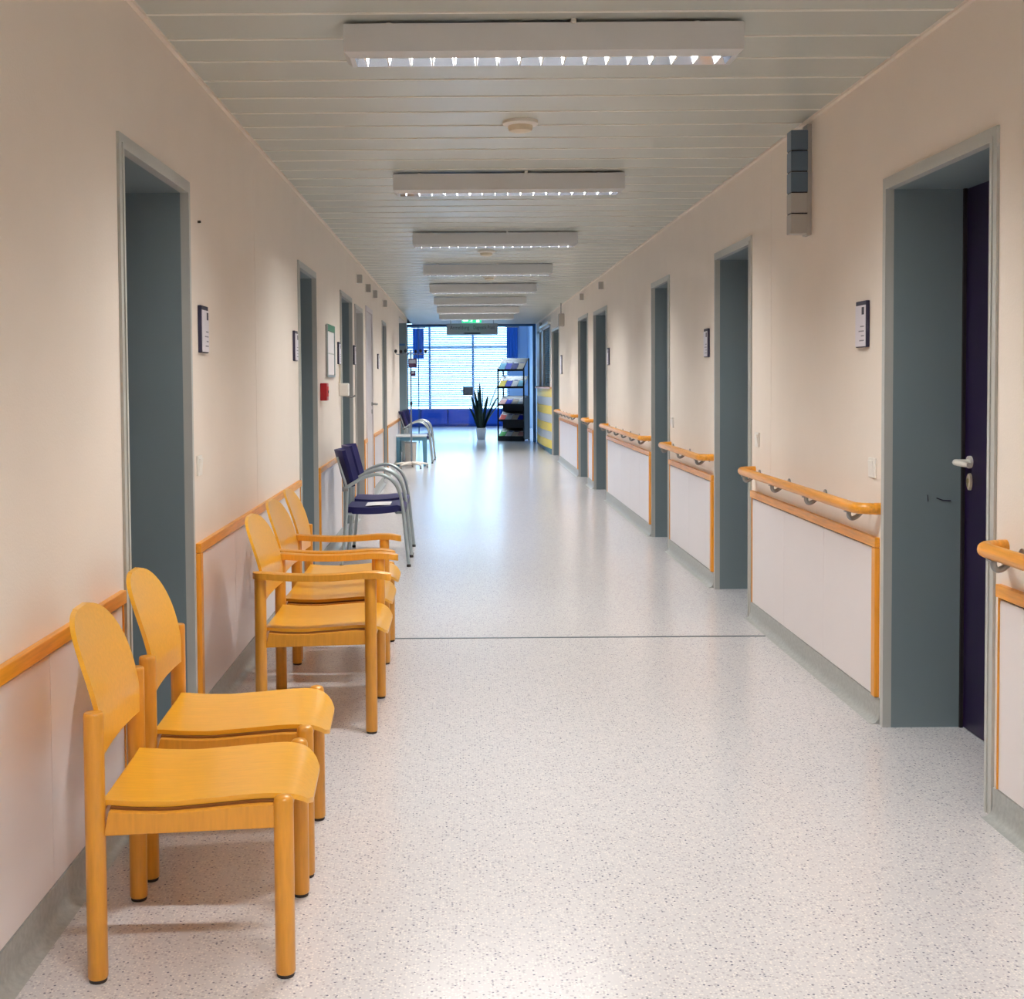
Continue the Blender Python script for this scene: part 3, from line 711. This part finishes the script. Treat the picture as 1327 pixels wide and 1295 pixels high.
wooden_chair('armless golden wood chair directly behind the nearest chair', False, (-0.655, 3.668, 0), math.radians(2.5))
wooden_chair('golden wood armchair at the front of the row of three', True, (-0.566, 5.143, 0), 0.0)
wooden_chair('golden wood armchair in the middle of the row of three', True, (-0.584, 5.798, 0), 0.0)
wooden_chair('armless golden wood chair at the far end of the row of three', False, (-0.588, 6.372, 0), 0.0)

# ------------------------------------------------------------------ navy tube chairs
def blue_chair(label, loc):
    t = thing('tube_armchair', label, 'chair', loc, 0, 'navy armchairs with silver tube frames')
    for sy in (-0.25, 0.25):
        MB().tube(arc([(0.245, sy, 0.012), (0.222, sy, 0.25), (0.200, sy, 0.46), (0.165, sy, 0.585), (0.10, sy, 0.655), (0.02, sy, 0.678), (-0.08, sy, 0.655), (-0.17, sy, 0.605), (-0.225, sy, 0.570)]), 0.0125, 12).build('arm_hoop', MT['chrome'], t, 50)
        MB().tube(arc([(-0.245, sy, 0.012), (-0.215, sy, 0.30), (-0.200, sy, 0.57)]), 0.0125, 12).build('leg', MT['chrome'], t, 50)
        MB().tube([(-0.236, sy, 0.570), (-0.192, sy, 0.570)], 0.017, 12).build('joint', MT['steel'], t, 50)
        MB().tube(arc([(-0.198, sy * 0.98, 0.555), (-0.215, sy * 0.80, 0.61), (-0.248, sy * 0.66, 0.70), (-0.280, sy * 0.60, 0.80)]), 0.0095, 10).build('back_upright', MT['chrome'], t, 50)
        for x in (0.245, -0.245): MB().lathe([(0.015, 0), (0.0155, 0.012), (0.013, 0.02)], 12, (x, sy, 0)).build('glide', MT['rubber'], t, 50)
    for x, z in ((0.155, 0.398), (-0.17, 0.390)): MB().tube([(x + (0.05 if x > 0 else -0.035), -0.25, z), (x, -0.21, z - 0.004), (x, 0.21, z - 0.004), (x + (0.05 if x > 0 else -0.035), 0.25, z)], 0.010, 10).build('cross_tube', MT['chrome'], t, 50)
    def seat(u, v):
        x = -0.205 + 0.42 * u; y = (v * 2 - 1) * (0.222 - 0.02 * max(0, abs(2 * u - 1) - 0.8) * 5)
        return (x, y, 0.440 + 0.018 * u - 0.014 * math.sin(PI * u) - 0.03 * max(0, u - 0.88) * 8)
    MB().plate(seat, 24, 8, (0, 0, -0.05)).build('seat', MT['blue'], t, 45)
    def back(u, v):
        z = 0.590 + 0.265 * v; y = (u * 2 - 1) * (0.205 - 0.012 * max(0, abs(2 * v - 1) - 0.8) * 5)
        return (-0.145 - 0.070 * v - 0.075 * (1 - (2 * u - 1) ** 2), y, z)
    MB().plate(back, 12, 10, (-0.026, 0, -0.006)).build('backrest', MT['blue'], t, 45)
    return t
bc = blue_chair('navy armchair with silver tube arms and a leaflet on its seat', (-0.635, 9.50, 0))
dup(bc, 'navy armchair with silver tube arms right behind the one with the leaflet', (-0.640, 10.12, 0))
dup(bc, 'navy armchair with silver tube arms just behind the low blue-grey table', (-0.725, 21.05, 0))
dup(bc, 'navy armchair with silver tube arms farthest down the corridor', (-0.70, 21.95, 0))
t = MB().plate(lambda u, v: (-0.10 + 0.20 * u, -0.14 + 0.26 * v + 0.05 * u, 0.0015 + 0.004 * math.sin(PI * u)), 6, 6, (0, 0, -0.0015)).build('leaflet', MT['paper'], None, 50)
t.location = (-0.610, 9.46, 0.4405); tag(t, 'white leaflet lying on the front navy chair', 'leaflet')

# ------------------------------------------------------------------ low table, infusion stand, bin
t = thing('side_table', 'low blue-grey table beside the infusion stand', 'table', (-0.80, 20.40, 0))
MB().bbox(-0.235, 0.245, -0.30, 0.30, 0.465, 0.488, 0.004).build('tabletop', MT['tabletop'], t)
for sx in (-1, 1):
    for sy in (-1, 1):
        x, y = 0.005 + sx * 0.205, sy * 0.265; q = MB()
        vs = [(x + a * 0.030, y + b * 0.030, 0.464) for a, b in ((-1, -1), (1, -1), (1, 1), (-1, 1))] + [(x + a * 0.021 + sx * 0.006, y + b * 0.021, 0) for a, b in ((-1, -1), (1, -1), (1, 1), (-1, 1))]
        q.add(vs, [(0, 1, 2, 3), (4, 5, 6, 7)] + [(i, (i + 1) % 4, (i + 1) % 4 + 4, i + 4) for i in range(4)]).build('leg', MT['table'], t)
q = MB().box(-0.18, 0.19, -0.275, -0.255, 0.405, 0.465); q.build('apron', MT['table'], t)
q = MB().box(-0.18, 0.19, 0.255, 0.275, 0.405, 0.465); q.build('apron', MT['table'], t)
for x in (-0.21, 0.205): MB().box(x - 0.01, x + 0.01, -0.24, 0.24, 0.405, 0.465).build('apron', MT['table'], t)
t = thing('waste_bin', 'white cylindrical bin under the low blue-grey table', 'bin', (-0.82, 20.52, 0))
MB().lathe([(0.075, 0), (0.085, 0.005), (0.095, 0.36), (0.098, 0.365), (0.09, 0.365), (0.08, 0.02), (0.0005, 0.02)], 24).build('body', MT['white'], t, 40)
MB().lathe([(0.0985, 0.352), (0.100, 0.358), (0.0985, 0.366)], 24).build('rim', MT['greypanel'], t, 40)

t = thing('infusion_stand', 'tall infusion stand on a white star base by the left wall', 'infusion stand', (-0.775, 19.72, 0))
q = MB()
for k in range(5):
    a = 2 * PI * k / 5 + 0.3
    MB().tube([(0.02 * math.cos(a), 0.02 * math.sin(a), 0.085), (0.15 * math.cos(a), 0.15 * math.sin(a), 0.075), (0.265 * math.cos(a), 0.265 * math.sin(a), 0.062)], [0.022, 0.018, 0.014], 10).build('base_leg', MT['white'], t, 50)
    cx, cy = 0.255 * math.cos(a), 0.255 * math.sin(a)
    MB().tube([(cx - 0.012, cy, 0.025), (cx + 0.012, cy, 0.025)], 0.025, 14).tube([(cx, cy, 0.025), (cx, cy, 0.065)], 0.008, 8).build('caster', MT['steel'], t, 50)
MB().tube([(0, 0, 0.07), (0, 0, 1.0)], 0.0135, 12).build('lower_pole', MT['pole'], t, 50)
MB().tube([(0, 0, 0.98), (0, 0, 1.83)], 0.012, 12).build('upper_pole', MT['pole'], t, 50)
MB().lathe([(0.018, 0.98), (0.02, 0.99), (0.02, 1.02), (0.012, 1.03)], 14).build('clamp_collar', MT['black'], t, 50)
for k in range(6):
    a = PI / 3 * k + 0.22; c, s_ = math.cos(a), math.sin(a)
    o = MB().tube(arc([(0, 0, 1.79), (0.10 * c, 0.10 * s_, 1.765), (0.22 * c, 0.22 * s_, 1.765), (0.235 * c, 0.235 * s_, 1.80)]), 0.005, 8).build('hook', MT['pole'], t, 50)
    MB().lathe([(0.006, -0.03), (0.02, -0.02), (0.024, 0.0), (0.018, 0.018), (0.002, 0.025)], 12, (0.235 * c, 0.235 * s_, 1.815)).build('hook_tip', MT['black'], o, 50)
def pump(label, x0, x1, z0, z1):
    t = thing('infusion_pump', label, 'medical pump', (-0.775, 19.72, z0), 0, 'pumps clamped to the infusion stand')
    h = z1 - z0
    MB().bbox(x0, x1, -0.11, -0.012, 0, h, 0.008).build('body', MT['purple'], t)
    MB().bbox(x0 + 0.015, x1 - 0.015, -0.113, -0.109, h * 0.45, h * 0.85, 0.001).build('display', MT['sign'], t)
    MB().box(-0.02, 0.02, -0.012, 0.014, h * 0.3, h * 0.6).build('clamp', MT['black'], t)
pump('larger dark purple pump high on the infusion stand', -0.035, 0.095, 1.56, 1.70); pump('smaller dark purple pump lower on the infusion stand', 0.0, 0.075, 1.43, 1.51)

# ------------------------------------------------------------------ exit sign and hanging sign
def text(body, size, parent, name, m, loc, rot=(PI / 2, 0, 0), ext=0.001):
    cu = bpy.data.curves.new(name, 'FONT'); cu.body = body; cu.size = size; cu.extrude = ext; cu.align_x = 'CENTER'; cu.align_y = 'CENTER'
    tmp = bpy.data.objects.new(name + '_tmp', cu); col.objects.link(tmp)
    dg = bpy.context.evaluated_depsgraph_get(); me = bpy.data.meshes.new_from_object(tmp.evaluated_get(dg)); me.name = name
    bpy.data.objects.remove(tmp); me.materials.clear(); me.materials.append(m)
    o = bpy.data.objects.new(name, me); col.objects.link(o); o.parent = parent; o.location = loc; o.rotation_euler = rot; return o
t = thing('hanging_sign', 'long grey hanging sign board with dark lettering across the corridor end', 'sign', (0.225, 25.0, 2.25))
MB().bbox(-0.50, 0.50, -0.03, 0.03, 0, 0.215, 0.004).build('board', MT['sign'], t)
for x in (-0.42, 0.42): MB().tube([(x, 0, 0.21), (x, 0, ZC - 2.25 + 0.002)], 0.008, 8).build('suspension_rod', MT['steel'], t, 50)
text('Anmeldung', 0.105, t, 'lettering', MT['ink'], (-0.245, -0.031, 0.135)).scale = (0.78, 1, 1); text('Diagnostik Praxis', 0.105, t, 'lettering', MT['ink'], (0.235, -0.031, 0.135)).scale = (0.58, 1, 1)
MB().prism([(-0.18, 0.025), (-0.14, 0.013), (0.16, 0.013), (0.16, 0.037), (-0.14, 0.037)], 'y', -0.0325, -0.029).build('arrow', MT['ink'], t)
t = thing('exit_sign', 'lit green emergency exit sign above the hanging sign', 'exit sign', (0.215, 24.80, 2.47))
MB().bbox(-0.19, 0.19, -0.02, 0.02, 0, 0.085, 0.004).build('panel', MT['exit'], t)
MB().bbox(-0.2, 0.2, -0.03, 0.03, 0.083, 0.0955, 0.003).build('housing', MT['white'], t)
q = MB().box(-0.16, -0.07, -0.022, -0.018, 0.03, 0.055).add([(-0.18, -0.0215, 0.0425), (-0.14, -0.0215, 0.02), (-0.14, -0.0215, 0.065), (-0.18, -0.0185, 0.0425), (-0.14, -0.0185, 0.02), (-0.14, -0.0185, 0.065)], [(0, 1, 2), (3, 4, 5), (0, 1, 4, 3), (1, 2, 5, 4), (2, 0, 3, 5)])
q.build('arrow', MT['exitwhite'], t)
q = MB().box(0.09, 0.15, -0.022, -0.018, 0.01, 0.075); q.build('door_symbol', MT['exitwhite'], t)
q = MB().tube([(0.0, -0.021, 0.066), (0.0, -0.0212, 0.067)], 0.009, 10).tube([(0.0, -0.021, 0.058), (-0.01, -0.021, 0.036)], 0.006, 6).tube([(-0.01, -0.021, 0.036), (0.012, -0.021, 0.024), (0.005, -0.021, 0.010)], 0.004, 6).tube([(-0.01, -0.021, 0.036), (-0.028, -0.021, 0.024), (-0.04, -0.021, 0.022)], 0.004, 6).tube([(0.0, -0.021, 0.054), (0.022, -0.021, 0.046)], 0.003, 6).tube([(0.0, -0.021, 0.054), (-0.02, -0.021, 0.044)], 0.003, 6)
q.build('running_figure', MT['exitwhite'], t)

# ------------------------------------------------------------------ plant
t = thing('potted_plant', 'dark sword-leaved plant in a white pot', 'plant', (0.455, 29.2, 0))
MB().lathe([(0.085, 0), (0.095, 0.01), (0.115, 0.235), (0.122, 0.245), (0.122, 0.262), (0.108, 0.262), (0.10, 0.22), (0.0005, 0.22)], 24).build('pot', MT['pot'], t, 40)
MB().lathe([(0.100, 0.219), (0.101, 0.226), (0.06, 0.232), (0.0005, 0.234)], 16).build('soil', MT['soil'], t, 60)
LV = [(-0.05, 0.02, -0.18, 0.0, 1.02, 0.05), (-0.03, -0.03, -0.13, -0.06, 1.15, 0.055), (0.0, 0.03, -0.03, 0.05, 1.33, 0.06), (-0.02, 0.0, -0.06, -0.10, 1.24, 0.06), (0.02, 0.01, 0.03, 0.0, 1.28, 0.055), (0.03, -0.04, 0.22, -0.08, 0.90, 0.06),
      (0.05, 0.0, 0.52, 0.06, 1.60, 0.055), (0.05, 0.04, 0.42, 0.10, 0.86, 0.055), (-0.06, -0.02, -0.22, -0.10, 0.76, 0.055), (0.0, -0.06, -0.05, -0.18, 0.80, 0.06), (0.03, 0.05, 0.14, 0.15, 1.02, 0.055), (-0.02, 0.05, -0.09, 0.18, 0.98, 0.055), (0.06, -0.02, 0.34, -0.05, 1.0, 0.05)]
for i, (x0, y0, dx, dy, zt, ww) in enumerate(LV):
    c = [];
    for k in range(9):
        s = k / 8; c.append((x0 + dx * (0.55 * s + 0.45 * s * s), y0 + dy * (0.55 * s + 0.45 * s * s), 0.225 + (zt - 0.225) * s, ww * (0.55 + 0.9 * s) * (1 - s) ** 0.55 if s < 1 else 0.001))
    tw = i * 0.9
    def lf(u, v, c=c, tw=tw):
        f = u * 8; k = min(7, int(f)); f -= k
        p = [c[k][j] + (c[k + 1][j] - c[k][j]) * f for j in range(4)]
        a = (v * 2 - 1) * p[3]
        return (p[0] + a * abs(math.cos(tw * .35)), p[1] + a * math.sin(tw * .35) + 0.012 * (v * 2 - 1) ** 2, p[2])
    MB().plate(lf, 8, 2, (0, 0.006, 0)).build('leaf', MT['leafplant'], t, 50)

# ------------------------------------------------------------------ magazine rack
RX0, RX1, RY, RZ = 0.87, 1.47, 28.25, math.radians(-20)
t = thing('magazine_rack', 'black steel magazine rack with five sloping shelves', 'rack', ((RX0 + RX1) / 2, RY + 0.2, 0), RZ)
hw = (RX1 - RX0) / 2
for sx in (-1, 1):
    for y, h in ((-0.19, 1.62), (0.19, 1.84)): MB().box(sx * hw - 0.014, sx * hw + 0.014, y - 0.014, y + 0.014, 0, h).build('post', MT['black'], t)
    MB().box(sx * hw - 0.012, sx * hw + 0.012, -0.18, 0.18, 0.03, 0.06).build('foot_bar', MT['black'], t)
MB().box(hw - 0.006, hw + 0.006, -0.18, 0.18, 0.06, 0.98).build('side_panel', MT['black'], t)
MB().box(-hw, hw, 0.17, 0.18, 0.06, 1.0).build('back_panel', MT['black'], t)
MB().box(-hw, hw, -0.19, -0.165, 0.0, 0.08).build('plinth', MT['black'], t)
shelves = [(1.57, 1.84, 0), (1.19, 1.44, 1), (0.80, 0.99, 2), (0.455, 0.65, 3), (0.085, 0.275, 4)]
covers = [['mcyan', 'mblue', 'mnavy', 'mbeige'], ['myellow', 'mblue', 'mwhite', 'mcyan'], ['mpink', 'mblue', 'mbeige', 'mwhite'], ['mred', 'mwhite', 'mbeige', 'mblue'], ['mgreen', 'mwhite', 'mbeige', 'mpink']]
cname = {'mcyan': 'pale cyan', 'mblue': 'bright blue', 'mnavy': 'navy', 'mbeige': 'beige', 'myellow': 'yellow', 'mwhite': 'white', 'mpink': 'pink', 'mred': 'red', 'mgreen': 'green'}
sname = ['top', 'second', 'middle', 'fourth', 'lowest']
for za, zb, i in shelves:
    ya, yb = -0.22, 0.15
    vs = [(-hw, ya, za), (hw, ya, za), (hw, yb, zb), (-hw, yb, zb)]
    MB().add(vs + [(x, y + 0.006, z - 0.014) for x, y, z in vs], [(0, 1, 2, 3), (4, 5, 6, 7), (0, 1, 5, 4), (1, 2, 6, 5), (2, 3, 7, 6), (3, 0, 4, 7)]).build('shelf', MT['black'], t)
    MB().box(-hw, hw, ya - 0.012, ya, za - 0.02, za + 0.025).build('shelf_lip', MT['black'], t)
    ang = math.atan2(zb - za, yb - ya); ln = math.hypot(zb - za, yb - ya)
    for j, cv in enumerate(covers[i]):
        wdt = (RX1 - RX0 - 0.03) / 4
        mg = thing('magazine', f'{cname[cv]} magazine, number {["one", "two", "three", "four"][j]} from the left on the {sname[i]} rack shelf', 'magazine', tuple(Vector(((RX0 + RX1) / 2, RY + 0.2, 0)) + Matrix.Rotation(RZ, 3, 'Z') @ Vector((-hw + 0.015 + wdt * (j + 0.5), ya + 0.004, za + 0.0015))), 0, 'magazines on the rack')
        mg.rotation_euler = (ang, 0, RZ)
        MB().bbox(-wdt / 2 + 0.006, wdt / 2 - 0.006, 0.004, min(0.27, ln - 0.03), 0, 0.008, 0.001).build('pages', MT['mwhite'], mg)
        MB().bbox(-wdt / 2 + 0.005, wdt / 2 - 0.005, 0.003, min(0.272, ln - 0.028), 0.0075, 0.0095, 0.0005).build('cover', MT[cv], mg)
        MB().box(-wdt / 2 + 0.02, wdt / 2 - 0.02, ln * 0.55, ln * 0.62, 0.0093, 0.0099).build('title_band', MT['mwhite'] if cv not in ('mwhite', 'mbeige') else MT['mnavy'], mg)

# poster on the lobby right wall
t = MB().bbox(-0.012, 0, -0.55, 0.55, -0.28, 0.28, 0.002).build('poster', MT['lobbyblue']); t.location = (1.949, 32.2, 1.98); tag(t, 'dark blue poster on the lobby right wall above the rack', 'poster')
